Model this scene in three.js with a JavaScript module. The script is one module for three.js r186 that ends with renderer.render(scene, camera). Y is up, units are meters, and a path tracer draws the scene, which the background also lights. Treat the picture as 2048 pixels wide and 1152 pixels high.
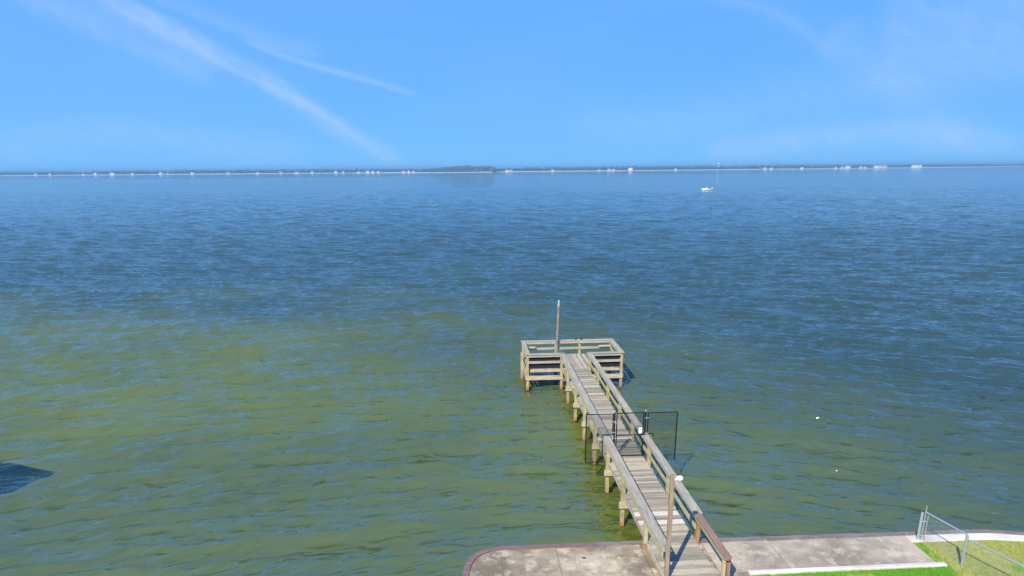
import * as THREE from 'three';
import { mergeGeometries, mergeVertices } from 'three/addons/utils/BufferGeometryUtils.js';
import { RoundedBoxGeometry } from 'three/addons/geometries/RoundedBoxGeometry.js';

// ---------------------------------------------------------------- camera
const scene = new THREE.Scene();
const camera = new THREE.PerspectiveCamera(2 * Math.atan(768 / 1400) * 180 / Math.PI, 16 / 9, 0.3, 30000);
const ROLL = 0.0085, PITCH = Math.atan((768 - 336.6) / 1400);
camera.rotation.order = 'YXZ';
camera.position.set(0, 12.3, 0);
camera.rotation.set(-PITCH, 0, -ROLL);
camera.aspect = 2048 / 1536;
camera.setViewOffset(2048, 1536, 0, 0, 2048, 1152);        // the upper three quarters of a 4:3 aerial frame
camera.updateProjectionMatrix();
camera.updateMatrixWorld();

// ---------------------------------------------------------------- renderer, exposure
const renderer = new THREE.WebGLRenderer({ antialias: true });
renderer.setSize(1024, 576);
renderer.toneMapping = THREE.LinearToneMapping;
renderer.toneMappingExposure = 1.22;
renderer.shadowMap.enabled = true;

// ---------------------------------------------------------------- noise helpers
let seed = 7;
const rnd = () => { seed = (seed * 1664525 + 1013904223) >>> 0; return seed / 4294967296; };
const rr = (a, b) => a + (b - a) * rnd();
const clamp = (x, a = 0, b = 1) => Math.min(b, Math.max(a, x));
const sst = (a, b, x) => { const k = clamp((x - a) / (b - a)); return k * k * (3 - 2 * k); };
const mix = (a, b, k) => a + (b - a) * k;
function h2(x, y, s) { let n = Math.imul(x, 374761393) + Math.imul(y, 668265263) + Math.imul(s, 1274126177) | 0; n = Math.imul(n ^ (n >>> 13), 1274126177); return ((n ^ (n >>> 16)) >>> 0) / 4294967296; }
function vn(x, y, s = 0, px = 0, py = 0) {                 // value noise, periodic when px / py are set
  let xi = Math.floor(x), yi = Math.floor(y); const fx = x - xi, fy = y - yi;
  const u = fx * fx * (3 - 2 * fx), v = fy * fy * (3 - 2 * fy);
  let x1 = xi + 1, y1 = yi + 1;
  if (px) { xi = ((xi % px) + px) % px; x1 = ((x1 % px) + px) % px; }
  if (py) { yi = ((yi % py) + py) % py; y1 = ((y1 % py) + py) % py; }
  return mix(mix(h2(xi, yi, s), h2(x1, yi, s), u), mix(h2(xi, y1, s), h2(x1, y1, s), u), v);
}
function fbm(x, y, s, oct = 4, px = 0, py = 0) { let a = 0, w = 0.5, t = 0; for (let i = 0; i < oct; i++) { a += w * vn(x, y, s + i * 17, px, py); t += w; w *= 0.5; x *= 2; y *= 2; px *= 2; py *= 2; } return a / t; }

// ---------------------------------------------------------------- sky (blue air, cirrus and old contrails, by azimuth and elevation in degrees)
const SUN = new THREE.Vector3(-Math.sin(0.463) * Math.cos(0.712), Math.sin(0.712), Math.cos(0.463) * Math.cos(0.712));
const STREAKS = [
  // [points, width below, width above, opacity, clumpiness]
  [[[-45, 19.5], [-36, 15.2], [-29.2, 12], [-26.7, 10.6], [-23.9, 9.4], [-21, 8], [-17.5, 6.2], [-14.2, 4], [-11.4, 2.3], [-8.9, 0.9], [-7.6, 0.1]], 0.85, 0.5, 0.42, 0.62],
  [[[-45, 19.2], [-36, 15], [-29, 11.6], [-24.5, 9], [-20, 6.9], [-15.5, 4.9], [-11.4, 2.2]], 0.3, 0.2, 0.16, 0.2],
  [[[-19.5, 8.9], [-16.6, 7.8], [-14, 7.1], [-11.8, 6.6], [-9, 5.9], [-6.5, 5.2]], 0.22, 0.25, 0.22, 0.2],
  [[[-25.5, 11.2], [-21, 9.8], [-17, 8.4], [-13, 7.7]], 0.3, 0.9, 0.14, 0.3],
  [[[-38, 14], [-31, 10.3], [-27.8, 8.9], [-24.2, 7.5], [-20.5, 5.9]], 0.9, 1.5, 0.2, 0.5],
  [[[-36, 1.2], [-31, 2.4], [-26, 2.6], [-20, 1.6], [-14, 1.2]], 1.3, 1.2, 0.16, 0.5],
  [[[6, 14.5], [15, 11.4], [18.2, 10.5], [20.3, 9.4], [22, 8.1], [23.6, 6.4]], 0.5, 0.4, 0.11, 0.3],
  [[[14, 1.0], [18, 1.5], [23, 2.1], [27.7, 2.2], [31, 1.8], [36, 1.0]], 1.1, 0.9, 0.3, 0.45],
  [[[22, 9], [24.5, 6.9], [27, 4.6], [30, 2.6], [32, 1.2]], 1.1, 1.6, 0.13, 0.4],
  [[[25, 8], [30, 8.6], [40, 9.4], [60, 12]], 3.5, 3.5, 0.2, 0.5],
  [[[3, 3.2], [12, 3.0], [20, 4.4], [28, 5.5], [40, 6.5]], 1.6, 1.6, 0.13, 0.5],
  [[[60, 40], [90, 30], [130, 34]], 5, 5, 0.2, 0.5], [[[-150, 35], [-110, 28], [-80, 38]], 5, 5, 0.2, 0.5],
];
function makeSky() {
  const w = 3072, h = 1536, d = new Float32Array(w * h * 4);
  for (let j = 0; j < h; j++) {
    const el = (j + 0.5) / h * 180 - 90;                   // row 0 is straight down
    const e = Math.max(el, 0), q = Math.pow(e / 90, 0.9);
    const low = Math.exp(-e / 4.2);
    let r0 = mix(0.125, 0.035, q), g0 = mix(0.44, 0.17, q), b0 = mix(1.02, 0.62, q);
    r0 = mix(r0, 0.215, low * 0.95); g0 = mix(g0, 0.565, low * 0.95); b0 = mix(b0, 0.985, low * 0.95);
    for (let i = 0; i < w; i++) {
      // three.js: u = atan2(z, x) / 2pi + 0.5 ; azimuth 0 looks down -z
      const phi = ((i + 0.5) / w - 0.5) * Math.PI * 2, x = Math.cos(phi), z = Math.sin(phi);
      const az = Math.atan2(x, -z) * 180 / Math.PI;
      let c = 0;
      if (el > -1 && el < 60) for (let s = 0; s < STREAKS.length; s++) {
        const [P, wb, wa, op, cl] = STREAKS[s];
        if (az < P[0][0] - 1 || az > P[P.length - 1][0] + 1) continue;
        let best = 9, along = 0;
        for (let k = 0; k < P.length - 1; k++) {
          const [ax, ay] = P[k], [bx, by] = P[k + 1], dx = bx - ax, dy = by - ay, L2 = dx * dx + dy * dy;
          const t = clamp(((az - ax) * dx + (el - ay) * dy) / L2), ox = az - ax - dx * t, oy = el - ay - dy * t;
          const side = dx * oy - dy * ox > 0 ? wa : wb, dist = Math.hypot(ox, oy) / side;
          if (dist < best) { best = dist; along = (k + t) / (P.length - 1); }
        }
        if (best > 2.6) continue;
        const sl = 0.62, ca = Math.cos(sl), sa = Math.sin(sl), ux = az * ca - el * sa, uy = az * sa + el * ca;
        const n = fbm(ux * 0.9 + 3, uy * 2.6, 11 + s, 5), n2 = fbm(az * 3.1, el * 4.2, 41 + s, 4), n3 = fbm(az * 0.35 + 9, el * 0.6, 71 + s, 3);
        const ends = sst(0, 0.12, along) * sst(0, 0.16, 1 - along);
        const body = Math.exp(-best * best * (0.9 + 0.8 * n2)) * mix(1, clamp((n - 0.28) * 2.2, 0, 1.35) * mix(0.55, 1.25, n2), cl) * mix(0.72, 1.1, n3);
        c += op * body * ends;
      }
      c = 1 - Math.exp(-c * 1.15);
      const veil = 0.1 * fbm(az * 0.08, el * 0.25, 301, 4) * sst(0, 6, e);
      c = clamp(c + veil);
      const g = 1 + (h2(i, j, 5) - 0.5) * 0.012, k = (j * w + i) * 4;
      d[k] = mix(r0, 0.62, c) * g * 0.86; d[k + 1] = mix(g0, 0.74, c) * g * 0.86; d[k + 2] = mix(b0, 1.0, c) * g * 0.86; d[k + 3] = 1;
    }
  }
  const t = new THREE.DataTexture(d, w, h, THREE.RGBAFormat, THREE.FloatType);
  t.mapping = THREE.EquirectangularReflectionMapping; t.colorSpace = THREE.LinearSRGBColorSpace;
  t.magFilter = t.minFilter = THREE.LinearFilter; t.needsUpdate = true;
  return t;
}
const sky = makeSky();
scene.background = sky; scene.environment = sky;

// ---------------------------------------------------------------- sun: high behind the left shoulder
const sun = new THREE.DirectionalLight(new THREE.Color().setRGB(1, 0.93, 0.80), 5);
sun.position.copy(SUN).multiplyScalar(120).add(new THREE.Vector3(5, 0, -30));
sun.target.position.set(5, 0, -30);
sun.castShadow = true; sun.shadow.mapSize.set(4096, 4096); sun.shadow.radius = 1;
Object.assign(sun.shadow.camera, { left: -60, right: 60, top: 60, bottom: -60, near: 1, far: 400 });
scene.add(sun, sun.target);

// ---------------------------------------------------------------- haze over the lake
scene.fog = new THREE.FogExp2(new THREE.Color().setRGB(0.32, 0.64, 1.0), 0.00027);

// ---------------------------------------------------------------- frame of the shore: t runs along the bulkhead, s out along the pier
const TURN = 3.6 * Math.PI / 180, OX = 5.06, OZ = -19.47;
const W = (t, y, s) => new THREE.Vector3(OX + t * Math.cos(TURN) - s * Math.sin(TURN), y, OZ - t * Math.sin(TURN) - s * Math.cos(TURN));
const used = {};
const numbered = n => { const k = used[n] = (used[n] ?? -1) + 1; return k ? `${n}_${String(k).padStart(3, '0')}` : n; };
function shade(o) { o.castShadow = true; o.receiveShadow = true; return o; }
function thing(name, label, category, pos = new THREE.Vector3(), turn = TURN, group) {
  const o = new THREE.Group(); o.name = numbered(name); o.position.copy(pos); o.rotation.y = turn;
  o.userData = { label, category }; if (group) o.userData.group = group; scene.add(o); return o;
}
function structure(o, name, label) { o.name = numbered(name); o.userData = { kind: 'structure' }; if (label) o.userData.label = label; scene.add(shade(o)); return o; }
function part(parent, name, geo, material, x = 0, y = 0, z = 0) { const m = shade(new THREE.Mesh(geo, material)); m.name = name; m.position.set(x, y, z); parent.add(m); return m; }

// ---------------------------------------------------------------- textures
function texture(w, h, fn, srgb = true) {
  const d = new Uint8Array(w * h * 4);
  for (let j = 0; j < h; j++) for (let i = 0; i < w; i++) {
    const c = fn((i + 0.5) / w, (j + 0.5) / h), k = (j * w + i) * 4;
    d[k] = clamp(c[0], 0, 255); d[k + 1] = clamp(c[1], 0, 255); d[k + 2] = clamp(c[2], 0, 255); d[k + 3] = 255;
  }
  const t = new THREE.DataTexture(d, w, h); t.wrapS = t.wrapT = THREE.RepeatWrapping; t.magFilter = THREE.LinearFilter; t.minFilter = THREE.LinearMipmapLinearFilter;
  t.generateMipmaps = true; if (srgb) t.colorSpace = THREE.SRGBColorSpace; t.needsUpdate = true; return t;
}
// weathered timber: the tile is 2 m along the grain (u) and 0.5 m across (v)
function grainAt(u, v, s) {
  const warp = (fbm(u * 6, v * 4, s + 3, 3, 6, 4) - 0.5) * 0.06;
  const fine = vn(u * 10, (v + warp) * 90, s, 10, 90), mid = vn(u * 5, (v + warp) * 30, s + 7, 5, 30), broad = fbm(u * 4, v * 6, s + 13, 3, 4, 6);
  return [fine, mid, broad];
}
function wood(s, lightC, darkC, lichen, lichenC = [168, 166, 84], bump = 0.004) {
  const map = texture(512, 256, (u, v) => {
    const [f, m, b] = grainAt(u, v, s); let k = clamp(0.16 + 0.42 * f + 0.3 * m + 0.42 * (b - 0.5));
    const knot = vn(u * 9, v * 14, s + 29, 9, 14); if (knot > 0.93) k *= 0.55;
    const crack = f < 0.13 && m < 0.6 ? 0.6 : 1;
    let c = [0, 1, 2].map(i => mix(darkC[i], lightC[i], k) * crack);
    const l = sst(0.5, 0.66, fbm(u * 9, v * 7, s + 51, 4, 9, 7)) * lichen * mix(0.5, 1, f);
    return c.map((x, i) => mix(x, lichenC[i] * mix(0.75, 1.1, m), l));
  });
  const bm = texture(512, 256, (u, v) => { const [f, m] = grainAt(u, v, s); const k = 255 * clamp(0.55 * f + 0.45 * m); return [k, k, k]; }, false);
  return new THREE.MeshStandardMaterial({ map, bumpMap: bm, bumpScale: bump, roughness: 0.92, metalness: 0 });
}
const DECK = [wood(3, [196, 187, 170], [128, 118, 104], 0.1), wood(19, [188, 177, 157], [114, 104, 89], 0.16), wood(37, [212, 202, 182], [150, 137, 116], 0.08), wood(53, [172, 166, 156], [98, 93, 86], 0.12)];
const NEWDECK = wood(71, [232, 226, 212], [190, 178, 158], 0.02);
const CAPW = [wood(83, [202, 194, 178], [124, 115, 102], 0.16), wood(97, [208, 198, 182], [130, 119, 106], 0.12)];
const BROWNCAP = wood(111, [170, 138, 122], [112, 84, 74], 0.06, [190, 170, 160]);
const LICHEN = wood(127, [212, 204, 162], [148, 138, 98], 0.75, [186, 182, 96]);
const POSTW = wood(139, [212, 202, 170], [136, 124, 96], 0.45, [184, 182, 110]);
const BROWNPOST = wood(151, [186, 146, 104], [116, 80, 52], 0.1);
const PALEBEAM = wood(163, [220, 206, 180], [150, 132, 104], 0.2);
const POLEW = wood(179, [190, 168, 142], [112, 92, 76], 0.1);
// piles: v is the height (tile 2.6 m from 0.4 m below the lake), wet weed, then a rust-coloured tide stain, then grey timber
const PILE = (() => {
  const map = texture(128, 512, (u, v) => {
    const y = v * 2.6 - 0.4, f = vn(u * 30, v * 10, 5, 30, 10), m = fbm(u * 8, v * 14, 8, 3, 8, 14), e = (fbm(u * 6, v * 3, 21, 3, 6, 3) - 0.5) * 0.34;
    let c = [mix(120, 200, f * 0.5 + m * 0.5), mix(108, 186, f * 0.5 + m * 0.5), mix(80, 150, f * 0.5 + m * 0.5)];
    const li = sst(0.52, 0.66, fbm(u * 5, v * 9, 33, 4, 5, 9)) * 0.6; c = c.map((x, i) => mix(x, [186, 178, 104][i], li));
    const rust = sst(0.36, 0.12, y + e) * sst(0.36, 0.6, m + 0.1), weed = sst(0.12, 0.02, y + e * 0.4);
    c = c.map((x, i) => mix(x, [178, 112, 52][i] * mix(0.75, 1.15, f), rust * 0.85));
    return c.map((x, i) => mix(x, [58, 48, 24][i], weed * 0.9));
  });
  return new THREE.MeshStandardMaterial({ map, roughness: 0.9 });
})();

// a sawn board with eased long edges: L along x, height h, depth w; uv in metres along the grain, shifted per board
function board(L, h, w, e = 0.006) {
  const g = new THREE.BoxGeometry(L, h, w), p = g.attributes.position, n = g.attributes.normal, uv = g.attributes.uv, du = rnd(), dv = rnd();
  for (let i = 0; i < p.count; i++) {
    const x = p.getX(i), y = p.getY(i), z = p.getZ(i), ax = Math.abs(n.getX(i)), ay = Math.abs(n.getY(i));
    if (ax > 0.5) uv.setXY(i, z * 0.5 + du, y * 2 + dv);
    else if (ay > 0.5) uv.setXY(i, x * 0.5 + du, z * 2 + dv);
    else uv.setXY(i, x * 0.5 + du, y * 2 + dv + 0.37);
  }
  return g;
}
function boardZ(L, h, w) { return board(L, h, w).rotateY(Math.PI / 2); }
function boardY(L, a, b) { const g = board(L, a, b); return g.rotateZ(Math.PI / 2); }
function pileGeo(top, w, bottom = -1.4) {                 // square timber pile standing in the lake, uv by height
  const h = top - bottom, g = new THREE.BoxGeometry(w, h, w).translate(0, bottom + h / 2, 0), p = g.attributes.position, n = g.attributes.normal, uv = g.attributes.uv, du = rnd();
  for (let i = 0; i < p.count; i++) uv.setXY(i, (Math.abs(n.getX(i)) > 0.5 ? p.getZ(i) : p.getX(i)) * 0.8 + du + Math.abs(n.getX(i)) * 0.4, (p.getY(i) + 0.4) / 2.6);
  return g;
}

// ---------------------------------------------------------------- the lake
const spec = [];
(() => {
  const N = 54;
  for (let i = 0; i < N; i++) {
    const k = (i + 0.5) / N, lam = 0.36 * Math.pow(4.6 / 0.36, k) * rr(0.94, 1.06);
    const spread = mix(0.6, 0.5, k), ang = (rnd() + rnd() + rnd() - 1.5) / 1.5 * spread * 1.25;
    const kk = 2 * Math.PI / lam, shape = Math.exp(-Math.pow(Math.log(lam / 1.05) / 0.6, 2));
    const slope = (0.026 + 0.092 * shape) * rr(0.75, 1.25);
    spec.push([kk * Math.sin(ang), kk * Math.cos(ang), slope / kk, rr(0, 6.283), lam, kk]);
  }
})();
const bent = (x, z) => z - 4.6 * (Math.sqrt(1 + (x - 4) * (x - 4) / 110) - 1) * sst(95, 22, -z);   // crests bend round the shallows off the bulkhead
function waveAt(x, z, space, out) {
  const zz = bent(x, z), gust = mix(0.65, 1.3, fbm(x * 0.045, z * 0.06, 900, 3));
  let y = 0, ox = 0, oz = 0;
  for (let i = 0; i < spec.length; i++) {
    const w = spec[i], keep = clamp(w[4] / space * 0.5 - 1); if (keep <= 0) continue;
    const a = w[2] * keep * gust, p0 = w[0] * x + w[1] * zz + w[3], ph = p0 - 0.42 * Math.cos(p0), c = Math.cos(ph), s = Math.sin(ph);   // faces towards the shore are steeper than the backs
    y += a * c; ox -= a * 0.42 * s * w[0] / w[5]; oz -= a * 0.42 * s * w[1] / w[5];
  }
  out[0] = ox; out[1] = y; out[2] = oz;
}
function rippleMap(size, tile, n, l0, l1, slope, s0) {     // tileable normal map of small wind ripples with sharp backs, in metres
  const gx = new Float32Array(size * size), gz = new Float32Array(size * size); seed = s0;
  const wx = new Float32Array(size * size), wz = new Float32Array(size * size), T = 4096, prof = new Float32Array(T);
  for (let i = 0; i < T; i++) { const p = i / T; prof[i] = p < 0.66 ? 0.5 * Math.sin(p / 0.66 * Math.PI) : -1.05 * Math.sin((p - 0.66) / 0.34 * Math.PI); }   // long gentle face, short steep back
  for (let j = 0; j < size; j++) for (let i = 0; i < size; i++) { const u = i / size, v = j / size, k = j * size + i; wx[k] = (fbm(u * 12, v * 16, 61, 3, 12, 16) - 0.5); wz[k] = (fbm(u * 14, v * 18, 91, 3, 14, 18) - 0.5); }
  for (let q = 0; q < n; q++) {
    const lam = l0 * Math.pow(l1 / l0, (q + 0.5) / n), ang = (rnd() + rnd() - 1) * 0.42, m = tile / lam;
    const a = Math.round(m * Math.sin(ang)), b = Math.round(m * Math.cos(ang)), L = Math.hypot(a, b) || 1, amp = slope * rr(0.75, 1.25) / Math.sqrt(n), ph = rnd(), fx = 7 + (q % 5), fy = 11 + (q % 4), so = 500 + q * 23;
    const ga = amp * a / L, gb = amp * b / L, wv = 1.5 * Math.min(1, lam / 0.4), push = wv / lam;
    for (let j = 0; j < size; j++) for (let i = 0; i < size; i++) {
      const k = j * size + i, u = i / size, v = j / size;
      let p = a * u + b * v + ph + push * (wz[k] * b / L + wx[k] * a / L) * 0.6; p -= Math.floor(p);
      const e = sst(0.34, 0.66, vn(u * fx * 2, v * fy * 2, so, fx * 2, fy * 2)), d = prof[(p * T) | 0] * e * 1.7; gx[k] += ga * d; gz[k] += gb * d;
    }
  }
  const d = new Uint8Array(size * size * 4);
  for (let k = 0; k < size * size; k++) {
    const m = Math.hypot(gx[k], gz[k]) + 1e-6, most = gz[k] > 0 ? 0.17 : 0.42, lim = most * Math.tanh(m / most) / m, x = -gx[k] * lim, y = -gz[k] * lim, L = Math.sqrt(1 + x * x + y * y);
    d[k * 4] = 127.5 + 127.5 * x / L; d[k * 4 + 1] = 127.5 + 127.5 * y / L; d[k * 4 + 2] = 127.5 + 127.5 / L; d[k * 4 + 3] = 255;
  }
  const t = new THREE.DataTexture(d, size, size); t.wrapS = t.wrapT = THREE.RepeatWrapping; t.magFilter = THREE.LinearFilter; t.needsUpdate = true; return t;
}
const plume = (x, s) => 0.44 - 0.0165 * Math.max(s, -4) - 0.026 * Math.max(0, x - 3) - 0.0042 * Math.max(0, x + 6);
const TILE = 21;
const ripples = rippleMap(2048, TILE, 9, 0.18, 0.6, 0.5, 4242);
const chop = rippleMap(1024, 44, 18, 0.34, 3.4, 0.5, 777); chop.repeat.set(TILE / 44, TILE / 44);
const WATER = { vertexColors: true, roughness: 0.045, metalness: 0, ior: 2.1 };
const lakeMat = new THREE.MeshPhysicalMaterial({ ...WATER, normalMap: ripples, normalScale: new THREE.Vector2(1, 1) });
const calmMat = new THREE.MeshPhysicalMaterial({ ...WATER, normalMap: ripples, normalScale: new THREE.Vector2(0.25, 0.25) });
const openMat = new THREE.MeshPhysicalMaterial({ ...WATER, normalMap: chop });
(() => {
  seed = 99;
  const rows = [-60, -25, -8, 2, 7]; let z = 11;
  while (z < 480) { rows.push(z); z += Math.max(0.08, 0.0028 * z); if (rows.length > 1400) break; }
  while (z < 9000) { rows.push(z); z *= 1.035; }
  const C = 836, EXTRA = 8, R = rows.length, pos = new Float32Array(R * (C + 1) * 3), uv = new Float32Array(R * (C + 1) * 2), col = new Float32Array(R * (C + 1) * 3), o = [0, 0, 0];
  for (let j = 0; j < R; j++) {
    const zz = rows[j], half = 0.86 * Math.max(zz, 7) + 16, dz = j + 1 < R ? rows[j + 1] - zz : 400, space = zz < 11 ? 9 : Math.max(dz, 2 * half / (C - 2 * EXTRA));
    for (let i = 0; i <= C; i++) {
      const q = Math.max(EXTRA - i, i - C + EXTRA, 0), x = Math.sign(i - C / 2) * half * (q ? 1 + 0.04 * q : 1) * (q ? 1 : Math.abs((i - EXTRA) / (C - 2 * EXTRA) * 2 - 1)) + Math.sign(i - C / 2) * (q ? Math.pow(q, 3) * (4 + zz * zz * 1e-6 + Math.abs(zz) * 0.012) : 0), k = j * (C + 1) + i;   // a few coarse columns carry the sheet on past both sides
      if (space < 2.6 && !q) waveAt(x, -zz, space, o); else o[0] = o[1] = o[2] = 0;
      pos[k * 3] = x + o[0]; pos[k * 3 + 1] = o[1]; pos[k * 3 + 2] = -zz + o[2];
      const bend = fbm(x * 0.03, zz * 0.03, 77, 2) * 6;
      // suspended silt: olive plumes off the bulkhead, thickest left of the pier, in clearer dark water
      const s = (OZ + zz) , silt = sst(-0.25, 1.3, (fbm(x * 0.034 + zz * 0.02 + 4, zz * 0.032 - x * 0.018, 555, 6) - 0.5) * 1.5 + 0.5 + plume(x, s));
      col[k * 3] = mix(0.026, 0.12, silt); col[k * 3 + 1] = mix(0.05, 0.148, silt); col[k * 3 + 2] = mix(0.03, 0.01, silt);
      uv[k * 2] = (x + bend) / TILE; uv[k * 2 + 1] = (-bent(x, -zz) + bend * 0.3) / TILE;
    }
  }
  const A = [], B = [], F = [];
  for (let j = 0; j < R - 1; j++) for (let i = 0; i < C; i++) {
    const a = j * (C + 1) + i, b = a + 1, c = a + C + 1, d = c + 1, zz = rows[j], x = pos[a * 3];
    const slick = zz > 330 && fbm(x * 0.0011 + 5, zz * 0.012, 650, 4) > mix(0.74, 0.5, sst(350, 2300, zz));
    const open = zz + 90 * (h2(i, j, 3) - 0.5) > 165;
    (slick ? B : open ? F : A).push(a, b, c, b, d, c);
  }
  const g = new THREE.BufferGeometry();
  g.setAttribute('position', new THREE.BufferAttribute(pos, 3)); g.setAttribute('uv', new THREE.BufferAttribute(uv, 2)); g.setAttribute('color', new THREE.BufferAttribute(col, 3));
  const idx = new Uint32Array(A.length + B.length + F.length); idx.set(A); idx.set(B, A.length); idx.set(F, A.length + B.length);
  g.setIndex(new THREE.BufferAttribute(idx, 1)); g.addGroup(0, A.length, 0); g.addGroup(A.length, B.length, 1); g.addGroup(A.length + B.length, F.length, 2);
  g.computeVertexNormals();
  structure(new THREE.Mesh(g, [lakeMat, calmMat, openMat]), 'lake_water', 'choppy green and blue lake reaching to the horizon');
  console.log('lake', R, C, (A.length + B.length + F.length) / 3);
})();

// ---------------------------------------------------------------- the land: bulkhead, concrete walk, lawn
const EDGE = [[-9, -14], [-7.3, -6], [-6.75, -2.5], [-6.58, -1.41], [-6.5, -0.85], [-6.36, -0.5], [-6.12, -0.22], [-5.8, -0.04], [-5.4, 0.03], [-2.5, 0.03], [0, 0.01], [3.7, -0.04], [7.4, -0.1], [9.6, -0.13], [10.1, -0.16], [11.2, -0.42], [14, -1.25], [20, -3.4], [40, -11]];
function offset(poly, d) {                                 // shift an open polyline to its landward side
  return poly.map((p, i) => {
    const a = poly[Math.max(0, i - 1)], b = poly[Math.min(poly.length - 1, i + 1)], dx = b[0] - a[0], dy = b[1] - a[1], L = Math.hypot(dx, dy);
    return [p[0] + dy / L * d, p[1] - dx / L * d];
  });
}
function ribbon(outer, inner, y0, y1) {                    // closed strip between two polylines
  const sh = new THREE.Shape([...outer, ...[...inner].reverse()].map(p => new THREE.Vector2(p[0], p[1])));
  return slab(sh, y0, y1);
}
function slab(shape, y0, y1, bevel = 0) {                  // a shape drawn in (t, s), standing from y0 to y1
  const g = new THREE.ExtrudeGeometry(shape, { depth: y1 - y0 - 2 * bevel, bevelEnabled: bevel > 0, bevelSize: bevel, bevelOffset: -bevel, bevelThickness: bevel, bevelSegments: 2, curveSegments: 8 });
  g.rotateX(-Math.PI / 2); g.translate(0, y0 + bevel, 0);
  const p = g.attributes.position, uv = g.attributes.uv, n = g.attributes.normal;
  for (let i = 0; i < p.count; i++) Math.abs(n.getY(i)) > 0.5 ? uv.setXY(i, p.getX(i), p.getZ(i)) : uv.setXY(i, p.getX(i) + p.getZ(i), p.getY(i));
  return g;
}
const rect = (t0, s0, t1, s1) => new THREE.Shape([[t0, s0], [t1, s0], [t1, s1], [t0, s1]].map(p => new THREE.Vector2(...p)));
function shoreStructure(name, geo, material, label) {
  const m = new THREE.Mesh(geo, material); m.position.set(OX, 0, OZ); m.rotation.y = TURN; return structure(m, name, label);
}
const scaled = (t, s) => { t.repeat.set(1 / s, 1 / s); return t; };
function concrete(s, lightC, darkC, spots) {
  const map = scaled(texture(1024, 1024, (u, v) => {
    const big = fbm(u * 5, v * 5, s, 5, 5, 5), mid = fbm(u * 22, v * 22, s + 9, 4, 22, 22), fine = vn(u * 320, v * 320, s + 4, 320, 320);
    let k = clamp(0.5 + (big - 0.5) * 1.9 + (mid - 0.5) * 0.9 + (fine - 0.5) * 0.42);
    let c = lightC.map((x, i) => mix(darkC[i], x, k));
    const st = sst(0.56, 0.74, fbm(u * 28, v * 28, s + 40, 5, 28, 28)) * mix(0.3, 1, fine); c = c.map((x, i) => mix(x, [226, 214, 190][i], st * spots));
    if (vn(u * 260, v * 260, s + 60, 260, 260) > 0.975) c = c.map(x => x * 0.72);
    return c;
  }), 6);
  const bumpMap = scaled(texture(512, 512, (u, v) => { const k = 255 * (0.5 * fbm(u * 40, v * 40, s + 2, 3, 40, 40) + 0.5 * vn(u * 200, v * 200, s, 200, 200)); return [k, k, k]; }, false), 6);
  return new THREE.MeshStandardMaterial({ map, bumpMap, bumpScale: 0.006, roughness: 0.94 });
}
const WARMCONC = concrete(5, [198, 180, 150], [122, 108, 88], 0.6), GREYCONC = concrete(23, [186, 170, 148], [134, 121, 104], 0.5), PALECONC = concrete(41, [232, 226, 214], [196, 188, 174], 0.2);

// soil and turf under everything on shore
const turfMat = new THREE.MeshStandardMaterial({ roughness: 1, map: scaled(texture(512, 512, (u, v) => { const a = fbm(u * 30, v * 30, 3, 4, 30, 30), b = fbm(u * 4, v * 4, 9, 3, 4, 4); return [mix(88, 150, a * 0.6 + b * 0.4), mix(116, 158, a), mix(40, 66, a)]; }), 5) });
shoreStructure('lawn_ground', ribbon(offset(EDGE, 0.1), [[-9.2, -60], [70, -60]], 0.2, 1.07), turfMat, 'flat grassy bank behind the bulkhead');

const bulk = thing('bulkhead', 'timber bulkhead with a dull maroon cap board along the water edge', 'bulkhead', new THREE.Vector3(OX, 0, OZ));
const sheetMat = wood(201, [128, 108, 98], [72, 58, 52], 0.1), capMat = wood(211, [150, 118, 116], [98, 76, 76], 0.12, [176, 160, 150]), greyCap = wood(221, [152, 138, 132], [96, 86, 84], 0.12, [176, 160, 150]);
for (let i = 1; i < EDGE.length - 1; i++) {                // wall planks, in panels between the bends
  const a = EDGE[i], b = EDGE[i + 1], L = Math.hypot(b[0] - a[0], b[1] - a[1]), ang = Math.atan2(b[1] - a[1], b[0] - a[0]);
  const m = part(bulk, 'wall_panel', board(L, 2.5, 0.07), sheetMat, (a[0] + b[0]) / 2, -0.19, -(a[1] + b[1]) / 2); m.rotation.y = ang; m.translateZ(0.045);
}
{
  const O1 = offset(EDGE, -0.06), I1 = offset(EDGE, 0.13);
  let run = [1];
  for (let i = 2; i < EDGE.length; i++) {                  // cap boards, joined over the bends of the corner
    run.push(i); const L = Math.hypot(EDGE[i][0] - EDGE[run[0]][0], EDGE[i][1] - EDGE[run[0]][1]);
    if (L > 2.4 || i === EDGE.length - 1 || i === 8) {
      const g = ribbon(run.map(k => O1[k]), run.map(k => I1[k]), 1.065, 1.135), uv = g.attributes.uv; for (let q = 0; q < uv.count; q++) uv.setXY(q, uv.getX(q) * 0.5 + i * 0.13, uv.getY(q) * 2);
      part(bulk, 'cap_board', g, EDGE[i][0] < -2 ? capMat : greyCap); run = [i];
    }
  }
}
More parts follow.
